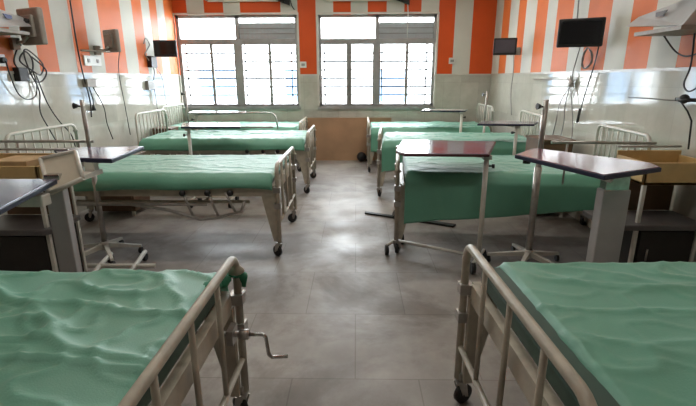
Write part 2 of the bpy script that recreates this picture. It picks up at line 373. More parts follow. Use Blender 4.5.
def bed_sheet(label, L, loc, rz, dn, df, seed, amp=.006, x0=.035, xe=None, hump=0., hemwave=.012, dropx=None, folds=1., crease=1.):
    """dn / df: how far the cloth hangs on local -y and +y sides"""
    xe = xe or L - .02; nx, w = 150, W - .028; zt = .695; vs = []
    prof = []
    def side(drop, s):
        out = []; n = max(3, int(drop / .02))
        for i in range(1, n + 1): out.append((s, drop * i / n))
        return out
    a = side(dn, -1)[::-1]; b_ = side(df, 1); top = [(0, -w + 2 * w * i / 76) for i in range(77)]
    sec = a + top + b_
    for i in range(nx + 1):
        x = x0 + (xe - x0) * i / nx; ex = min(x - x0, xe - x)
        endd = -.03 * max(0, 1 - ex / .02)
        for s, q in sec:
            if s == 0:
                y = q; ey = w - abs(y)
                z = zt - .012 * max(0, 1 - ey / .03) ** 2 + endd
                p = Vector((x * 1.7, y * 1.7, seed * 7.3))
                n1 = noise.noise(p); n2 = 1 - abs(noise.noise(Vector((x * 2.2 + y * 1.2, y * 4.5 - x * .5, seed * 3.1 + 5)))) * 2
                n3 = 1 - abs(noise.noise(Vector((x * 5 - y * 3, y * 8 + x * 3, seed + 40)))) * 2
                n4 = 1 - abs(noise.noise(Vector((x * 1.1 - y * 2.0, y * 2.6 + x * 1.6, seed * 1.7 + 9)))) * 2
                z += amp * (.6 * n1 + crease * (1.3 * max(0, n2) ** 9 + .7 * max(0, n3) ** 7 + 1.1 * max(0, n4) ** 12))
                z += hump * math.exp(-((x - .3) / .16) ** 2 - ((y - .28 * (1 if df >= dn else -1)) / .22) ** 2)
            else:
                drop = dn if s < 0 else df; k = q / drop
                loc_drop = drop * (1 + hemwave / max(drop, .05) * 2 * noise.noise(Vector((x * 1.6, seed, s)))) 
                if dropx: loc_drop *= dropx(x / L)
                zz = q / drop * loc_drop
                z = zt - .012 - zz; out = w + .006 + min(.036, zz * .6)
                fold = .018 * folds * min(1, zz / .12) * noise.noise(Vector((x * 5.5 + seed * 2, zz * 1.5, s * 3)))
                out += fold + (.010 if drop < .15 else .0)
                y = s * (out + .008 * min(1, zz / .1)); z += endd * .3
            vs.append((x, y, z))
    m = len(sec)
    fs = [(i * m + j, (i + 1) * m + j, (i + 1) * m + j + 1, i * m + j + 1) for i in range(nx) for j in range(m - 1)]
    o = MB().add(vs, fs, 0, True).build('bed_sheet', 'green'); o.location = loc; o.rotation_euler = (0, 0, rz)
    sd = o.modifiers.new('thickness', 'SOLIDIFY'); sd.thickness = .004; sd.offset = 1
    return tag(o, label, 'bed sheet', 'green sheets spread over the beds')

# left row: feet towards the aisle (+x), so rotated by pi; local -y = far side, local +y = near side
LL, LR = 2.12, 1.86
bl = [(-.62, 3.87), (-.60, 5.95), (-.86, 7.33)]
b1 = make_bed('cream steel bed at lower left with crank handle sticking into the aisle', LL, 1, crank=-.36, siderail=False, loc=(-.478, 1.135, 0), rz=PI - .012, pz=.755)
L2 = make_bed('cream steel bed second in the left row, side rail folded down facing the aisle', LL, 1, crank=False, loc=(bl[0][0], bl[0][1], 0), rz=PI, headrail=True)
L3 = dup(L2, (bl[1][0], bl[1][1], 0), PI, 'cream steel bed third from the camera in the left row')
L4 = dup(L2, (bl[2][0], bl[2][1], 0), PI, 'cream steel bed under the left window, last of the left row')
def rot(dy): return math.atan2(dy, 1.86)
br_ = [(.475, 1.235, .035), (.375, 3.94, rot(-.16)), (.32, 5.80, rot(-.16)), (.20, 7.29, rot(-.02))]
R1 = make_bed('cream steel bed nearest the camera on the right, bent foot rail rising in the foreground', LR, -1, crank=False, siderail=False, loc=(br_[0][0], br_[0][1], 0), rz=br_[0][2])
R2 = make_bed('cream steel bed beneath the low hanging sheet, second in the right row', LR, -1, crank=False, siderail=False, loc=(br_[1][0], br_[1][1], 0), rz=br_[1][2], headrail=True)
R3 = dup(R2, (br_[2][0], br_[2][1], 0), br_[2][2], 'cream steel bed third from the camera in the right row')
R4 = dup(R2, (br_[3][0], br_[3][1], 0), br_[3][2], 'cream steel bed under the right window, last of the right row')
for o in (L3, L4, R3, R4):
    for c in list(kids(o)):
        if c.name.startswith('head_side_rail'): bpy.data.objects.remove(c)

bed_sheet('rumpled green sheet on the bed nearest the camera at left', LL, (-.478, 1.135, -.004), PI - .012, .10, .12, 3, amp=.013, x0=.05, hump=.022, crease=1.25)
bed_sheet('green sheet on the left bed with the folded side rail', LL, (*bl[0], 0), PI, .07, .105, 11, amp=.004)
bed_sheet('green sheet on the third bed of the left row, behind the tall adjustable table', LL, (*bl[1], 0), PI, .07, .12, 17, amp=.007)
bed_sheet('green sheet on the bed under the left window', LL, (*bl[2], 0), PI, .07, .12, 23, amp=.007)
bed_sheet('smooth green sheet on the bed nearest the camera at right', LR, (br_[0][0], br_[0][1], 0), br_[0][2], .12, .10, 31, amp=.0042, crease=1.5, x0=.12)
bed_sheet('green sheet hanging low towards the floor beneath the mauve overbed table with maroon edging', LR, (br_[1][0], br_[1][1], 0), br_[1][2], .40, .10, 37, amp=.0045, x0=.06, hemwave=.02, dropx=lambda u: 1 - .5 * max(0, u - .05))
bed_sheet('green sheet on the third bed of the right row', LR, (br_[2][0], br_[2][1], 0), br_[2][2], .36, .10, 41, amp=.007, hemwave=.03)
bed_sheet('green sheet on the bed under the right window', LR, (br_[3][0], br_[3][1], 0), br_[3][2], .34, .10, 43, amp=.010, hemwave=.03)
# green cloth knotted round the foot post of the nearest left bed
k = MB(); pts = [(-.50, 1.55, .675), (-.475, 1.60, .66), (-.455, 1.655, .655), (-.46, 1.665, .63)]
for i, (p, r, q) in enumerate((((-.515, 1.52, .668), .034, (1.2, 1.3, .5)), ((-.49, 1.575, .66), .036, (1, 1.2, .62)), ((-.452, 1.635, .665), .026, (1, 1, .9)), ((-.50, 1.635, .64), .028, (1, 1, .8)))):
    k.ball(p, r, 0, 12, q)
k.tube([(-.448, 1.64, .665), (-.43, 1.652, .64), (-.428, 1.655, .60)], [.018, .024, .008], 8)
for i, v in enumerate(k.v): k.v[i] = v + noise.noise_vector(v * 38) * .008 + Vector((-.022, -.028, .012))
tag(k.build('knotted_cloth', 'greendk'), 'bright green cloth knotted round a bed foot post above the crank', 'cloth')

# ------------------------------------------------------------------ overbed tables
def tube_table(label, corners, z, col, top='purple', edge='edge', knobside=1, base=None, colr=.014, reach=None, loc=None, thick=.022, cr_=.036):
    """tubular overbed table: corners = outline of the top, col = (x, y) of its upright"""
    cx, cy = col; T = empty('overbed_table', label, 'table', (cx, cy, 0), 0, 'overbed tables')
    P = [(x - cx, y - cy) for x, y in corners]
    a = MB().prism(P, z - thick, z - .003); a.build('table_edge', edge, T, bevel=.004)
    g = (sum(p[0] for p in P) / len(P), sum(p[1] for p in P) / len(P))
    MB().prism([(g[0] + (x - g[0]) * .975, g[1] + (y - g[1]) * .965) for x, y in P], z - .006, z).build('tabletop', top, T, bevel=.002)
    MB().tube([(0, 0, .07), (0, 0, z - .055)], [colr * 1.35, colr * 1.35], 10).tube([(0, 0, z * .6), (0, 0, z - .02)], colr, 10).build('upright', 'creamlite', T)
    MB().tube([(0, 0, z - .032), (g[0], g[1], z - .032), (g[0] * 1.7, g[1] * 1.7, z - .032)], .012, 8).box((-.03, -.03, z - .05), (.03, .03, z - .02)).build('arm', 'steel', T)
    kx = MB().tube([(0, 0, z - .10), (.045 * knobside, -.012, z - .10)], .006, 8); kx.tube([(.04 * knobside, -.011, z - .10), (.058 * knobside, -.015, z - .10)], .016, 10)
    kx.build('height_knob', 'black', T)
    base = base or [(0, 0), (g[0] * 2, g[1] * 2)]
    bb = MB(); e = base[1]; f0 = base[0]
    dx, dy = e[0] - f0[0], e[1] - f0[1]; l = math.hypot(dx, dy); nx, ny = -dy / l, dx / l
    bb.tube([(f0[0], f0[1], .085), (e[0], e[1], .085)], .013, 8)
    if base[0] != (0, 0): bb.tube([(0, 0, .085), (f0[0], f0[1], .085)], .013, 8)
    for q in (f0, e): bb.tube([(q[0] - nx * .16, q[1] - ny * .16, .085), (q[0] + nx * .16, q[1] + ny * .16, .085)], .013, 8)
    bb.build('base', 'creamlite', T)
    for q in (f0, e):
        for s in (-1, 1):
            x, y = q[0] + nx * .15 * s, q[1] + ny * .15 * s
            w = MB().tube([(x - .015, y, cr_), (x + .015, y, cr_)], cr_, 16).tube([(x, y, .05), (x, y, .09)], .012, 8)
            w.build('castor', 'black', T)
    return T
T2 = tube_table('mauve overbed table with maroon edging, slim upright and big black castors by the aisle', [(.345, 3.16), (.30, 3.30), (.33, 3.5), (.41, 3.93), (1.20, 3.82), (.95, 3.14)], .90, (.955, 3.22), top='purple', edge='maroon', knobside=1,
                base=[(0, 0), (-.62, .36)], cr_=.046)
T3 = tube_table('mauve overbed table standing before the third right bed, slim upright with knob', [(1.38, 5.12), (1.53, 5.45), (2.17, 5.38), (2.0, 5.06)], .92, (1.83, 5.12), knobside=-1, base=[(0, 0), (-.4, .05)])
T4 = tube_table('white topped overbed table before the bed under the right window', [(.97, 6.75), (1.05, 7.05), (1.72, 7.0), (1.62, 6.70)], .96, (1.57, 6.72), top='whitelam', knobside=1, base=[(0, 0), (-.4, .05)])
T5 = tube_table('white topped overbed table before the third left bed, dark edging, reflecting the window', [(-1.94, 4.92), (-2.1, 5.38), (-1.40, 5.38), (-1.28, 4.92)], .91, (-1.88, 4.98), top='whitelam', edge='edge', knobside=-1, base=[(0, 0), (.45, .0)])
MB().tube([(.58, .03, .893), (.95, .03, .893)], .009, 8).build('side_tube', 'steel', T5)
T6 = tube_table('white topped overbed table before the bed under the left window', [(-2.42, 6.45), (-2.5, 6.8), (-1.66, 6.8), (-1.58, 6.45)], .95, (-2.33, 6.5), top='whitelam', edge='alu', knobside=-1, base=[(0, 0), (.4, .0)])
MB().tube([(.5, -.03, .945), (1.08, -.03, .945)] + [(1.08 + .1 * math.sin(a), -.03, .845 + .1 * math.cos(a)) for a in (.4, .8, 1.2, 1.57)] + [(1.2, -.03, .72)], .012, 8).build('side_tube', 'steel', T6)

def panel_table(label, corners, z, col, cw, cd, crz, top, tilt=None, edge='edge'):
    cx, cy = col; T = empty('overbed_table', label, 'table', (cx, cy, 0), 0, 'overbed tables')
    P = [(x - cx, y - cy) for x, y in corners]; g = (sum(p[0] for p in P) / len(P), sum(p[1] for p in P) / len(P))
    MB().prism(P, z - .028, z - .003).build('table_edge', edge, T, bevel=.004)
    MB().prism([(g[0] + (x - g[0]) * .975, g[1] + (y - g[1]) * .965) for x, y in P], z - .006, z).build('tabletop', top, T, bevel=.002)
    c, s = math.cos(crz), math.sin(crz)
    def R(x, y): return (x * c - y * s, x * s + y * c)
    q = [R(-cw / 2, -cd / 2), R(cw / 2, -cd / 2), R(cw / 2, cd / 2), R(-cw / 2, cd / 2)]
    MB().prism(q, .06, z - .11).build('column', 'grey', T, bevel=.006)
    MB().prism([(x * .86, y * .86) for x, y in q], z - .14, z - .03).build('inner_column', 'chrome', T, bevel=.004)
    a = MB().prism([(g[0] + (x - g[0]) * .35, g[1] + (y - g[1]) * .8) for x, y in P], z - .06, z - .028); a.build('support_frame', 'creamlite', T)
    b = MB(); ex, ey = g[0] * 2, g[1] * 2
    L_ = math.hypot(ex, ey); ux, uy = ex / L_, ey / L_; nx, ny = -uy, ux
    for sgn in (-1, 1):
        b.tube([(nx * .13 * sgn, ny * .13 * sgn, .07), (ex * .92 + nx * .13 * sgn, ey * .92 + ny * .13 * sgn, .07)], .017, 8)
    b.tube([(-nx * .13, -ny * .13, .07), (nx * .13, ny * .13, .07)], .02, 8)
    b.build('base', 'creamlite', T)
    for f in (0, .9):
        for sgn in (-1, 1):
            x, y = ex * f + nx * .13 * sgn, ey * f + ny * .13 * sgn
            MB().tube([(x - .012, y, .03), (x + .012, y, .03)], .03, 14).tube([(x, y, .04), (x, y, .07)], .01, 8).build('castor', 'black', T)
    return T
TR = panel_table('overbed table with mauve top and painted red reflection on a wide grey column, right of the aisle', [(1.02, 2.84), (1.24, 3.12), (1.70, 2.55), (1.67, 2.41), (1.25, 2.2)], .95, (1.40, 2.36), .15, .07, .05, 'redpurple')
kn = MB().tube([(-.30, .48, .92), (-.30, .48, .89)], .024, 10); kn.build('corner_knob', 'black', TR)
TLb = panel_table('overbed table with tilted cream tray on a wide grey column, before the star based stand', [(-1.74, 2.69), (-1.49, 2.65), (-1.54, 3.19), (-2.15, 3.10), (-1.85, 2.72)], .95, (-1.655, 2.35), .095, .06, .1, 'purple')
MB().tube([(-.42, .69, .07), (.15, .70, .07)], .017, 8).build('base_bar', 'creamlite', TLb)
# the column stands in front of the top, so a bracket ties it back; the tray tilts towards the aisle
MB().prism([(-.04, -.03), (.04, -.03), (.04, .40), (-.04, .40)], .84, .87).box((-.03, .33, .86), (.03, .38, .925)).build('back_bracket', 'creamlite', TLb)
A, B_, C_, D_ = [Vector(p) - Vector((-1.655, 2.35, 0)) for p in ((-1.81, 2.49, .977), (-1.60, 2.49, 1.02), (-1.465, 2.305, .905), (-1.63, 2.26, .832))]
n_ = (B_ - A).cross(D_ - A).normalized()
if n_.z < 0: n_ = -n_
tr_ = MB().hexa([A - n_ * .015, D_ - n_ * .015, C_ - n_ * .015, B_ - n_ * .015], [A, D_, C_, B_]); tray = tr_.build('tilted_tray', 'panel', TLb)
rim = MB(); loop = [p + n_ * .004 for p in (A, B_, C_, D_)]
for i in range(4): rim.tube([loop[i], loop[(i + 1) % 4]], .011, 8)
rim.build('tray_rim', 'creamlite', tray)
T0 = panel_table('dark blue topped overbed table at the left edge of the view, beside the locker', [(-1.56, 2.235), (-1.43, 1.68), (-1.84, 1.60), (-1.99, 2.235)], .92, (-1.85, 1.85), .105, .09, .1, 'blue')
MB().box((.17, .22, .81), (.31, .29, .87)).build('clamp_block', 'creamlite', T0, bevel=.008)

# ------------------------------------------------------------------ IV stands
def iv_stand(label, loc, h, r=.02, rz=0, reach=.30):
    o = empty('iv_stand', label, 'iv stand', loc, rz, 'iv stands')
    MB().tube([(0, 0, .1), (0, 0, h * .62)], r * 1.25, 12).tube([(0, 0, h * .6), (0, 0, h)], r * .92, 12).build('pole', 'steel', o)
    b = MB()
    for i in range(5):
        a = 2 * PI * i / 5 + .35
        b.hexa([(-.016 * math.sin(a) * s + q * math.cos(a), .016 * math.cos(a) * s + q * math.sin(a), zz) for q, s, zz in ((.02, -1, .085), (reach, -.7, .055), (reach, .7, .055), (.02, 1, .085))],
               [(-.016 * math.sin(a) * s + q * math.cos(a), .016 * math.cos(a) * s + q * math.sin(a), zz) for q, s, zz in ((.02, -1, .125), (reach, -.7, .075), (reach, .7, .075), (.02, 1, .125))])
    b.tube([(0, 0, .075), (0, 0, .14)], .035, 12); b.build('star_base', 'creamlite', o)
    for i in range(5):
        a = 2 * PI * i / 5 + .35; x, y = (reach - .01) * math.cos(a), (reach - .01) * math.sin(a)
        w = MB().tube([(x - .01, y, .026), (x + .01, y, .026)], .026, 14).tube([(x, y, .03), (x, y, .06)], .009, 8); w.build('castor', 'black', o)
    k_ = MB().tube([(0, 0, h - .05), (-.045, -.01, h - .045)], .006, 8).tube([(-.035, -.008, h - .046), (-.062, -.012, h - .044)], [.012, .024], 10)
    k_.build('knob', 'black', o)
    return o
iv_stand('grey iv stand on a star base with castors, standing before the second left bed', (-2.06, 3.38, 0), 1.27, .017, reach=.27)
iv_stand('grey iv stand rising behind the mauve table with painted red reflection at right', (1.345, 3.24, 0), 1.27, .021)
iv_stand('slim pale iv stand at the wall beside the bed under the right window', (1.86, 6.52, 0), 1.24, .014)
iv_stand('slim pale iv stand between the third left bed and the window bed', (-2.50, 6.66, 0), 1.25, .012, reach=.18)

# ------------------------------------------------------------------ bedside lockers
def locker_open(label, x0, x1, y0, y1, wall, boxin=False):
    o = empty('bedside_locker', label, 'locker', (x0 if wall > 0 else x1, y0, 0), 0, 'bedside lockers')
    ox, oy = o.location[0], o.location[1]
    def bxx(a, b, *r): return MB().box((a[0] - ox, a[1] - oy, a[2]), (b[0] - ox, b[1] - oy, b[2]))
    # upper tray box: back, sides, floor, front lip
    u = MB()
    for a, b in (((x0, y0, .755), (x1, y1, .775)), ((x0, y0, .755), (x0 + .018, y1, .90)), ((x1 - .018, y0, .755), (x1, y1, .90)), ((x0, y1 - .018, .755), (x1, y1, .93)), ((x0, y0, .755), (x1, y0 + .018, .90))):
        u.box((a[0] - ox, a[1] - oy, a[2]), (b[0] - ox, b[1] - oy, b[2]))
    u.build('top_tray', 'tan', o, bevel=.003)
    MB().tube([(x0 - ox, y1 - oy, .955), (x1 - ox, y1 - oy, .955)], .008, 8).build('tray_rail', 'steel', o)
    for px in (x0 + .02, x1 - .02):
        for py in (y0 + .015, y1 - .015): MB().box((px - .011 - ox, py - .011 - oy, .0), (px + .011 - ox, py + .011 - oy, .76)).build('post', 'creamlite', o)
    bxx((x0 + .02, y1 - .035, .5), (x1 - .02, y1 - .02, .74)).build('back_panel', 'brown', o)
    ex = -.20 if wall > 0 else 0; ex2 = .03 if wall < 0 else 0
    q = [(x0 + ex + .04, y0 - .05), (x1 + ex2 - .04, y0 - .05), (x1 + ex2, y0 - .01), (x1 + ex2, y1 - .04), (x0 + ex, y1 - .04), (x0 + ex, y0 - .01)]
    MB().prism([(a - ox, b - oy) for a, b in q], .462, .50).build('shelf', 'slab', o, bevel=.006)
    lo = bxx((x0 + .03, y0 + .02, .06), (x1 - .02, y1 - .03, .46)).build('cupboard', 'dark', o)
    d_ = bxx((x0 + .05, y0 + .002, .08), (x1 - .04, y0 + .02, .44)).build('door', 'dark', o, bevel=.003)
    MB().tube([((x0 + .1 - ox), y0 - .012 - oy, .24), ((x0 + .1 - ox), y0 - .012 - oy, .32)], .006, 8).build('handle', 'steel', d_)
    return o
locker_open('bedside locker with open tan tray and grey shelf, beside the right wall', 1.84, 2.28, 2.80, 3.14, 1)
locker_open('bedside locker with open tan tray and grey shelf, behind the dark blue table', -2.48, -1.97, 2.66, 2.99, -1)
cb_ = MB().box((-2.30, 2.70, .776), (-2.06, 2.93, .925)); tag(cb_.build('cardboard_box', 'tanlite', bevel=.004), 'light brown cardboard box sitting in the tan locker tray at left', 'box')
def locker_box(name_label, x0, x1, y0, y1, h, m='brown'):
    xc, yc = (x0 + x1) / 2, (y0 + y1) / 2; w, d = (x1 - x0) / 2, (y1 - y0) / 2
    o = empty('bedside_locker', name_label, 'locker', (xc, yc, 0), 0, 'bedside lockers')
    MB().box((-w, -d + .015, .05), (w, d, h)).build('body', m, o, bevel=.004)
    MB().box((-w - .01, -d - .01, h), (w + .01, d + .01, h + .02)).build('top', m, o, bevel=.004)
    dr = MB().box((-w + .02, -d, h - .2), (w - .02, -d + .014, h - .03)).build('drawer', m, o, bevel=.003)
    MB().tube([(-.05, -d - .018, h - .11), (.05, -d - .018, h - .11)], .006, 8).tube([(-.045, -d - .018, h - .11), (-.045, -d, h - .11)], .005, 6).tube([(.045, -d - .018, h - .11), (.045, -d, h - .11)], .005, 6).build('handle', 'steel', dr)
    do = MB().box((-w + .02, -d, .08), (w - .02, -d + .014, h - .22)).build('door', m, o, bevel=.003)
    MB().ball((w - .06, -d - .008, h * .5), .012).build('knob', 'steel', do)
    for sx in (-1, 1):
        for sy in (-1, 1): MB().box((sx * (w - .03) - .015, sy * (d - .03) - .015, 0), (sx * (w - .03) + .015, sy * (d - .03) + .015, .05)).build('foot', 'creamlite', o)
    return o
locker_box('brown locker seen beneath the second left bed', -2.80, -2.36, 4.50, 4.88, .62)
locker_box('tan brown locker between the second and third right beds, behind the iv stand', 1.86, 2.20, 4.50, 4.88, .80, 'brown')
locker_box('brown locker between the last two left beds, near the wall', -3.0, -2.72, 6.50, 6.80, .70, 'brown')

# ------------------------------------------------------------------ wall monitors, shelves, cables
def monitor(label, loc, rz, w, h, mface='screen', tilt=0., armto=None, backports=False, armz=None):
    o = empty('patient_monitor', label, 'monitor', loc, rz, 'wall monitors')
    def T_(mb, c=(0, 0, 0)):
        R = Matrix.Rotation(tilt, 4, 'X')
        mb.v = [R @ v for v in mb.v]; return mb
    T_(MB().box((-w / 2, -.02, -h / 2), (w / 2, .03, h / 2))).build('casing', 'black' if mface != 'greyplas' else 'greyplas', o, bevel=.012)
    T_(MB().box((-w / 2 + .022, -.024, -h / 2 + .03), (w / 2 - .022, -.019, h / 2 - .022))).build('display', mface, o, bevel=.002)
    T_(MB().box((-w * .3, .03, -h * .3), (w * .3, .06, h * .3))).build('rear_housing', 'greyplas', o, bevel=.01)
    if armto:   # armto in local coordinates
        a = MB().tube([(0, .05, -h * .25), (armto[0] * .5, armto[1] * .6, -h * .3 - .03), armto], .014, 8)
        a.box((armto[0] - .03, armto[1] - .03, armto[2] - .05), (armto[0] + .03, armto[1] + .03, armto[2] + .05)); a.build('wall_arm', 'steel', o)
    return o
def loc2(p, rz, q):   # world point q into the frame at p, rz
    d = Vector(q) - Vector(p); return tuple(Matrix.Rotation(-rz, 3, 'Z') @ d)
def mon(label, p, rz, w, h, face, tilt, wallpt): return monitor(label, p, rz, w, h, face, tilt, loc2(p, rz, wallpt))
mon('black screened monitor on the left wall beside the window', (-2.83, 6.9, 1.85), .10, .33, .235, 'screen', 0, (XL + .03, 7.1, 1.80))
mon('black screened monitor on the right wall, nearer the camera', (2.07, 4.40, 1.82), -.42, .385, .25, 'screen', .10, (XR - .03, 4.85, 1.78))
mon('small grey screened monitor high on the right wall near the window', (2.02, 6.4, 1.83), -.30, .30, .22, 'greyscreen', .05, (XR - .03, 6.6, 1.78))
# two monitors on the left wall seen from behind and side
m4 = mon('grey monitor seen from behind above the tangled cable loops', (-2.83, 4.1, 1.86), 2.73, .30, .30, 'greyplas', 0, (XL + .03, 4.1, 1.72))
m5 = mon('grey monitor turned away on the left wall, middle of the three there', (-2.85, 5.45, 1.845), 2.62, .25, .25, 'greyplas', 0, (XL + .03, 5.4, 1.74))
for i, (a, b) in enumerate(((.06, .07), (-.05, .04), (.0, -.06))): MB().tube([(a, .055, b), (a, .085, b)], .02, 10).build('port', 'black', m4)
MB().tube([(0, .05, -.11), (-.02, .12, -.12), loc2((-2.85, 5.45, 1.845), 2.62, (XL + .05, 5.05, 1.72))], .011, 8).build('extension_arm', 'steel', m5)

def wall_shelf(label, wall, y0, y1, z, emb):
    x = XR if wall > 0 else XL; s = -wall
    o = empty('wall_shelf', label, 'shelf', (x, y0, z), 0)
    L_ = y1 - y0; d = .30
    def V(a, b, c): return (s * a, b, c)
    lo = [V(0, 0, -.10), V(d, 0, -.10), V(d * .9, L_, -.04), V(0, L_, -.04)]; hi = [V(0, 0, .10), V(d * .55, 0, .10), V(d * .6, L_, .03), V(0, L_, .03)]
    MB().hexa(lo, hi).build('housing', 'shelf', o, bevel=.006)
    MB().box(V(0, -.01, -.125), V(d + .01, L_ * .7, -.10)).build('base_plate', 'greyplas', o)
    e = MB(); p0 = Vector(V(d * .79, L_ * .40, .0)); e.hexa([V(d * .80 + .002, L_ * .42, -.01), V(d * .80 + .009, L_ * .42, -.01), V(d * .79 + .009, L_ * .54, -.008), V(d * .79 + .002, L_ * .54, -.008)],
                                          [V(d * .72 + .012, L_ * .40, .025), V(d * .72 + .02, L_ * .40, .025), V(d * .74 + .018, L_ * .56, .02), V(d * .74 + .01, L_ * .56, .02)])
    e.build('emblem', emb, o)
    return o
wall_shelf('silver wall shelf with a dark monitor standing on it', 1, 2.95, 3.62, 1.83, 'emblemdk')
wall_shelf('white wall shelf with blue emblem at the upper left corner', -1, 3.55, 4.08, 1.90, 'emblem')
dm = monitor('dark monitor standing on the silver wall shelf at the upper right corner', (2.13, 3.14, 2.075), -.5, .34, .26, 'screen', 0, None)
MB().box((-.08, -.02, -.134), (.08, .06, -.12)).box((-.03, .0, -.13), (.03, .04, 0)).build('stand', 'black', dm)

def cable(name, label, pts, r=.006, m='cable', cat='cable', n=6, group=None, sub=6):
    P = [Vector(p) for p in pts]; out = []
    for i in range(len(P) - 1):
        p0 = P[max(0, i - 1)]; p1 = P[i]; p2 = P[i + 1]; p3 = P[min(len(P) - 1, i + 2)]
        for k in range(sub):
            t = k / sub
            out.append(.5 * ((2 * p1) + (-p0 + p2) * t + (2 * p0 - 5 * p1 + 4 * p2 - p3) * t * t + (-p0 + 3 * p1 - 3 * p2 + p3) * t ** 3))
    out.append(P[-1]); o = MB().tube(out, r, n).build(name, m)
    return tag(o, label, cat, group)
XW = XL + .035
def box_thing(name, label, a, b, m, cat, bevel=.006, part=None):
    o = MB().box(a, b).build(name, m, bevel=bevel); tag(o, label, cat); return o
# left near cluster
cable('cable_bundle', 'tangled dark cable loops hanging under the nearest left monitor', [(XW, 4.18, 1.72), (XW, 4.10, 1.66), (XW, 4.05, 1.55), (XW + .01, 4.15, 1.46), (XW, 4.26, 1.50), (XW, 4.28, 1.60), (XW + .02, 4.18, 1.66), (XW, 4.12, 1.58), (XW + .02, 4.22, 1.50), (XW, 4.36, 1.46),
       (XW + .01, 4.40, 1.56), (XW, 4.24, 1.68), (XW + .02, 4.16, 1.62), (XW + .01, 4.24, 1.42), (XW, 4.36, 1.40), (XW + .02, 4.42, 1.50), (XW, 4.28, 1.62)], .007)
box_thing('adapter_box', 'black adapter box on the left wall below the nearest monitor', (XL + .002, 4.05, 1.40), (XL + .06, 4.17, 1.52), 'black', 'adapter')
sk = empty('wall_socket', 'white wall socket with a black plug at the left edge of the left wall', 'socket', (XL, 3.92, 1.575))
MB().box((.001, -.06, -.05), (.015, .06, .05)).build('plate', 'plastic', sk, bevel=.004); MB().tube([(.015, 0, .0), (.055, 0, .0)], .026, 12).build('plug', 'black', sk)
cable('power_cable', 'black power cable looping from the plug down the left wall', [(XL + .06, 3.92, 1.57), (XL + .05, 3.95, 1.45), (XW, 4.02, 1.30), (XW, 4.12, 1.24), (XW, 4.24, 1.27), (XW, 4.28, 1.38), (XW, 4.26, 1.50)], .006)
cable('hanging_cable', 'dark cable hanging behind the nearest left headboard, left strand', [(XW, 4.24, 1.45), (XW, 4.30, 1.30), (XW, 4.26, 1.12), (XW, 4.34, .95), (XW, 4.42, .80)], .006, group=None)
cable('hanging_cable', 'dark cable hanging behind the nearest left headboard, right strand', [(XW, 4.30, 1.45), (XW, 4.38, 1.20), (XW, 4.50, 1.02), (XW, 4.66, .86), (XW, 4.70, .72)], .006)
# middle cluster
sk = empty('wall_socket', 'white double wall socket plate below the middle left monitor', 'socket', (XL, 5.32, 1.62)); MB().box((.001, -.17, -.055), (.014, .17, .055)).build('plate', 'plastic', sk, bevel=.004)
for y in (-.09, .09): MB().box((.014, y - .02, -.02), (.02, y + .02, .02)).build('switch', 'greycable', sk)
box_thing('adapter_box', 'dark adapter box on the left wall above the star based iv stand', (XL + .002, 5.06, 1.33), (XL + .06, 5.24, 1.42), 'greyplas', 'adapter')
cable('hanging_cable', 'dark red cable running from ceiling to adapter beside the middle left monitor', [(XW, 5.00, 3.1), (XW, 5.02, 2.4), (XW, 5.02, 1.8), (XW, 5.05, 1.45), (XW, 5.10, 1.20), (XW, 5.08, 1.0)], .008, 'cable')
cable('hanging_cable', 'grey cable with plug end below the adapter by the star based iv stand', [(XW, 5.12, 1.34), (XW, 5.16, 1.2), (XW, 5.15, 1.12)], .006)
cable('hanging_cable', 'long thin cable hanging under the middle left monitor to the second bed', [(XW, 5.2, 1.33), (XW, 5.36, 1.1), (XW, 5.38, .9), (XW, 5.46, .7)], .006, 'cable')
cable('hanging_cable', 'long straight cable dropping from the middle left monitor', [(XL + .09, 5.80, 1.75), (XW, 5.82, 1.5), (XW, 5.86, 1.1), (XW, 5.9, .7)], .005, 'cable')
kp = MB().tube([(XW, 5.15, 1.13), (XW, 5.15, 1.07)], [.012, .024], 8); tag(kp.build('loose_plug', 'black'), 'loose black plug dangling behind the star based iv stand', 'plug')
# far left cluster
box_thing('adapter_box', 'black adapter box under the left monitor beside the window', (XL + .002, 6.72, 1.58), (XL + .07, 6.92, 1.74), 'black', 'adapter')
box_thing('socket_box', 'grey socket box lower on the left wall by the window', (XL + .002, 6.58, 1.26), (XL + .05, 6.80, 1.39), 'greycable', 'socket')
cable('cable_bundle', 'pale cable loops left of the monitor beside the window', [(XW, 6.62, 1.9), (XW, 6.70, 1.98), (XW, 6.80, 1.9), (XW, 6.7, 1.82), (XW, 6.62, 1.75), (XW, 6.72, 1.68), (XW, 6.86, 1.55), (XW, 6.8, 1.4)], .008, 'greycable')
cable('hanging_cable', 'thin grey cable falling from the socket box by the left window', [(XW, 6.75, 1.4), (XW, 6.8, 1.2), (XW, 6.82, .9), (XW, 6.84, .6)], .006, 'greycable')
cable('hanging_cable', 'thin grey cable hanging beside the monitor near the left window', [(XW, 6.9, 1.6), (XW, 7.1, 1.45), (XW, 7.14, 1.2), (XW, 7.2, .8)], .005, 'greycable')
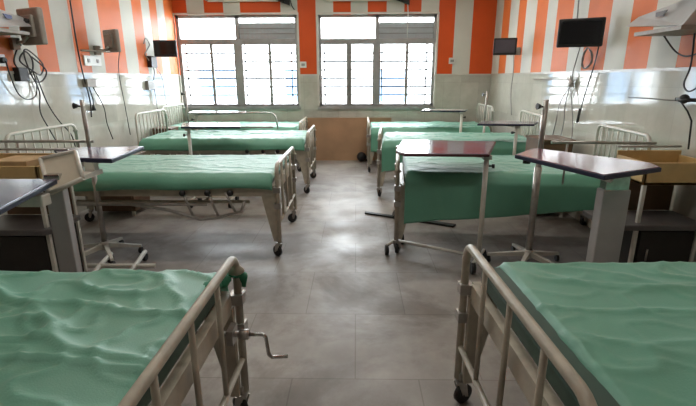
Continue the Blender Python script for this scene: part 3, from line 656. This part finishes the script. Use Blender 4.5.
# right wall
XQ = XR - .035
cable('cable_coil', 'round coil of cable under the nearer black monitor on the right wall', [(XQ - .01 * (i % 2), 4.60 + (.085 + .008 * (i % 3)) * math.cos(i * .7), 1.60 + (.085 + .008 * (i % 3)) * math.sin(i * .7)) for i in range(30)], .007, 'greycable', sub=3)
cable('hanging_cable', 'black cable with a heavy plug hanging below the coil on the right wall', [(XQ, 4.42, 1.72), (XQ, 4.45, 1.55), (XQ, 4.54, 1.3), (XQ, 4.60, 1.1), (XQ, 4.62, 1.02)], .006)
pl = MB().tube([(XQ, 4.61, 1.12), (XQ, 4.63, .98)], .014, 8); tag(pl.build('loose_plug', 'black'), 'long black plug at the end of the cable on the right wall', 'plug')
for i, (l, a, b, c) in enumerate((('left strand', 5.08, 5.12, 5.18), ('middle strand', 4.95, 4.93, 4.98), ('right strand', 4.80, 4.72, 4.70))):
    cable('hanging_cable', 'thin grey cable under the nearer black monitor on the right wall, ' + l, [(XQ, 4.78, 1.72), (XQ, 4.86, 1.5), (XQ, 4.88, 1.36), (XQ, a, 1.15), (XQ, b, .95), (XQ, c, .72)], .005, 'greycable')
hub = MB(); hub.ball((XQ, 4.88, 1.36), .04, 0, 10, (.6, 1, 1))
for i in range(9):
    a = i * .7; hub.tube([(XQ, 4.88, 1.36), (XQ - .01, 4.88 + .10 * math.cos(a), 1.36 + .09 * math.sin(a))], .005, 6)
tag(hub.build('lead_hub', 'greyplas'), 'grey splayed lead hub hanging on the right wall below the monitor', 'cable')
rl_ = MB().tube([(XR - .02, 4.80, 1.40), (XR - .02, 5.95, 1.40)], .006, 8)
for y in (4.82, 5.4, 5.93): rl_.tube([(XR, y, 1.40), (XR - .02, y, 1.40)], .006, 6)
tag(rl_.build('wall_rail', 'steel'), 'thin horizontal rail on the right wall tiles', 'rail')
cable('hanging_cable', 'cable dropping from ceiling to the nearer right monitor', [(XQ, 5.0, 3.1), (XQ, 4.98, 2.6), (XQ, 4.93, 2.05), (XQ, 4.9, 1.95)], .007, 'greycable')
cable('hanging_cable', 'pale cable falling from the small grey monitor near the right window', [(XQ, 6.75, 1.76), (XQ, 6.7, 1.5), (XQ, 6.72, 1.2), (XQ, 6.6, .9)], .006, 'greycable')
cable('hanging_cable', 'dark cable hanging from the silver wall shelf at upper right', [(XR - .12, 3.40, 1.72), (XR - .05, 3.34, 1.60), (XR - .04, 3.22, 1.56), (XR - .05, 3.08, 1.6), (XR - .1, 3.0, 1.72)], .006)
cable('hanging_cable', 'black cable looping down at the right edge of the right wall', [(XR - .08, 3.14, 1.70), (XR - .05, 3.16, 1.5), (XR - .05, 3.19, 1.38), (XR - .06, 3.12, 1.33), (XR - .05, 3.05, 1.36)], .006)
hk = MB().box((XR - .05, 3.0, 1.262), (XR, 3.25, 1.285)).tube([(XR - .05, 3.22, 1.275), (XR - .09, 3.14, 1.27), (XR - .10, 3.04, 1.275)], .012, 8).ball((XR - .07, 3.13, 1.28), .032)
hk.tube([(XR - .09, 3.14, 1.27), (XR - .06, 3.09, 1.20), (XR - .05, 3.05, 1.14), (XR - .04, 3.04, .95)], .006, 6)
tag(hk.build('wall_clamp', 'black'), 'black clamp and hanging strap at the right edge of the right wall', 'clamp')
st = MB().tube([(XR - .02, 3.2, 1.262), (XR - .02, 3.85, 1.262)], .004, 6); tag(st.build('string', 'greycable'), 'thin straight cord stretched along the right wall tiles', 'string')
# switch plates between and right of windows
for l, x in (('on the orange pier between the two windows', -.90), ('right of the right window', 1.62)):
    o = empty('switch_plate', 'small white switch plate ' + l, 'switch', (x + .0, D, 1.645 if x < 0 else 1.70))
    MB().box((-.055, -.015, -.05), (.055, -.001, .05)).build('plate', 'plastic', o, bevel=.004); MB().box((-.03, -.022, -.02), (.03, -.015, .02)).build('rocker', 'greycable', o)

# ------------------------------------------------------------------ above the windows
for l, x0, x1 in (('above the left window', -2.44, -1.28), ('above the right window', -.52, .62)):
    o = empty('tube_light', 'unlit white tube light batten ' + l, 'light', ((x0 + x1) / 2, D, 2.665)); h = (x1 - x0) / 2
    MB().box((-h, -.06, -.03), (h, -.001, .05)).build('batten', 'plastic', o, bevel=.006)
    MB().tube([(-h + .03, -.085, .01), (h - .03, -.085, .01)], .013, 10).build('tube', 'plastic', o)
    for s in (-1, 1): MB().box((s * h - .02, -.10, -.02), (s * h + .02, -.06, .035)).build('end_cap', 'greycable', o)
for l, x in (('above the left window', -1.22), ('above the right window', .74)):
    o = empty('wall_fan', 'black wall fan ' + l + ', its base and cord showing at the top', 'fan', (x, D, 2.77))
    MB().hexa([(-.14, -.05, -.10), (.13, -.05, -.20), (.13, -.001, -.20), (-.14, -.001, -.10)], [(-.14, -.05, -.02), (.13, -.05, -.11), (.13, -.001, -.11), (-.14, -.001, -.02)]).tube([(0, -.03, -.12), (.0, -.12, -.12), (-.02, -.2, -.03), (-.02, -.24, .05)], .028, 10).build('bracket', 'black', o)
    MB().tube([(-.02, -.18, .08), (-.02, -.36, .06)], [.07, .06], 14).build('motor', 'black', o)
    c_ = MB()
    for R_, yy in ((.19, -.40), (.17, -.46), (.17, -.34), (.09, -.48)):
        c_.tube([(-.02 + R_ * math.cos(a * PI / 14), yy, .06 + R_ * math.sin(a * PI / 14)) for a in range(29)], .004, 6)
    for i in range(16):
        a = i * PI / 8; c_.tube([(-.02 + .03 * math.cos(a), -.49, .06 + .03 * math.sin(a)), (-.02 + .17 * math.cos(a), -.46, .06 + .17 * math.sin(a)), (-.02 + .19 * math.cos(a), -.40, .06 + .19 * math.sin(a)), (-.02 + .17 * math.cos(a), -.34, .06 + .17 * math.sin(a))], .003, 5)
    c_.build('cage', 'black', o)
    for i in range(3):
        a0 = i * 2 * PI / 3; bl_ = MB()
        f = lambda r, a, y: (-.02 + r * math.cos(a), y, .06 + r * math.sin(a))
        bl_.hexa([f(.03, a0, -.395), f(.15, a0 - .1, -.385), f(.15, a0 + .8, -.425), f(.03, a0 + .6, -.41)], [f(.03, a0, -.391), f(.15, a0 - .1, -.381), f(.15, a0 + .8, -.421), f(.03, a0 + .6, -.406)]).build('blade', 'greyplas', o)
    MB().tube([(.06, -.01, -.06), (.14, -.02, -.12), (.16, -.015, -.2), (.2, -.015, -.26)] if x < 0 else [(.06, -.01, -.06), (.10, -.02, -.16), (.11, -.03, -.3), (.11, -.03, -.70)], .009, 6).build('cord', 'cable' if x < 0 else 'plastic', o)

# floor bits under the second right bed
tag(MB().hexa([(.10, 4.60, .0), (.10, 4.65, .0), (1.0, 4.22, .0), (.96, 4.16, .0)], [(.10, 4.60, .02), (.10, 4.65, .02), (1.0, 4.22, .02), (.96, 4.16, .02)]).build('floor_bar', 'black'), 'black metal bar lying on the floor under the second right bed', 'bar')
wb = MB().ball((.10, 7.74, .09), .085, 0, 12, (1, 1, 1)); tag(wb.build('dark_bundle', 'black'), 'small dark round bundle on the floor by the brown dado panel', 'bundle')

# ------------------------------------------------------------------ daylight
FILL_LAMPS = [(x, y, e) for x in (-1.6, .9) for y, e in ((1.2, 4.5), (3.6, 8), (6.2, 11))]  # added fill, brighter towards the windows
w = bpy.data.worlds.new('sky'); S.world = w; w.use_nodes = True
bgn = w.node_tree.nodes['Background']; bgn.inputs[0].default_value = (.93, .97, 1.0, 1); bgn.inputs[1].default_value = 11.0
for x0, x1 in (W1, W2):         # portals: they emit nothing, they only guide sampling
    l = bpy.data.lights.new('window_portal', 'AREA'); l.shape = 'RECTANGLE'; l.size = x1 - x0; l.size_y = WT - WB
    try: l.cycles.is_portal = True
    except Exception: pass
    o = bpy.data.objects.new('window_portal', l); COL.objects.link(o); o.location = ((x0 + x1) / 2, D + .21, (WB + WT) / 2); o.rotation_euler = (-PI / 2, 0, 0)

# added fill lamps above the frame, housed like ceiling tubes, lifting the ambient light
for n_, (x, y, e) in enumerate(FILL_LAMPS):
    o = empty('fill_light', 'added fill light at the ceiling %s' % ('over the left row, nearest the camera', 'over the left row, middle one', 'over the left row, nearest the windows', 'over the right row, nearest the camera', 'over the right row, middle one', 'over the right row, nearest the windows')[n_], 'light', (x, y, CEIL - .001), 0, 'added fill lights')
    MB().box((-.62, -.06, -.05), (.62, .06, 0)).build('housing', 'plastic', o)
    l = bpy.data.lights.new('fill_lamp', 'AREA'); l.shape = 'RECTANGLE'; l.size = 1.2; l.size_y = .08; l.energy = e; l.color = (1, .94, .86)
    q = bpy.data.objects.new('fill_lamp', l); COL.objects.link(q); q.location = (x, y, CEIL - .06)

# ------------------------------------------------------------------ camera
f, p, yw, r = 443.23, .2742, -.0181, .0023
cp, sp, cy, sy = math.cos(p), math.sin(p), math.cos(yw), math.sin(yw)
fw = Vector((sy * cp, cy * cp, -sp)); rt = Vector((cy, -sy, 0)); up = rt.cross(fw)
r2 = rt * math.cos(r) - up * math.sin(r); u2 = rt * math.sin(r) + up * math.cos(r)
cam = bpy.data.cameras.new('camera'); co = bpy.data.objects.new('camera', cam); COL.objects.link(co)
mw = Matrix.Identity(4)
for i in range(3): mw[i][0] = r2[i]; mw[i][1] = u2[i]; mw[i][2] = -fw[i]
mw[0][3], mw[1][3], mw[2][3] = 0, 0, 1.42
co.matrix_world = mw; cam.sensor_width = 36; cam.lens = f * 36 / 696; cam.clip_start = .05
S.camera = co
S.view_settings.view_transform = 'Standard'; S.view_settings.look = 'None'; S.view_settings.gamma = 1; S.view_settings.exposure = 1.0
S.view_settings.use_curve_mapping = False
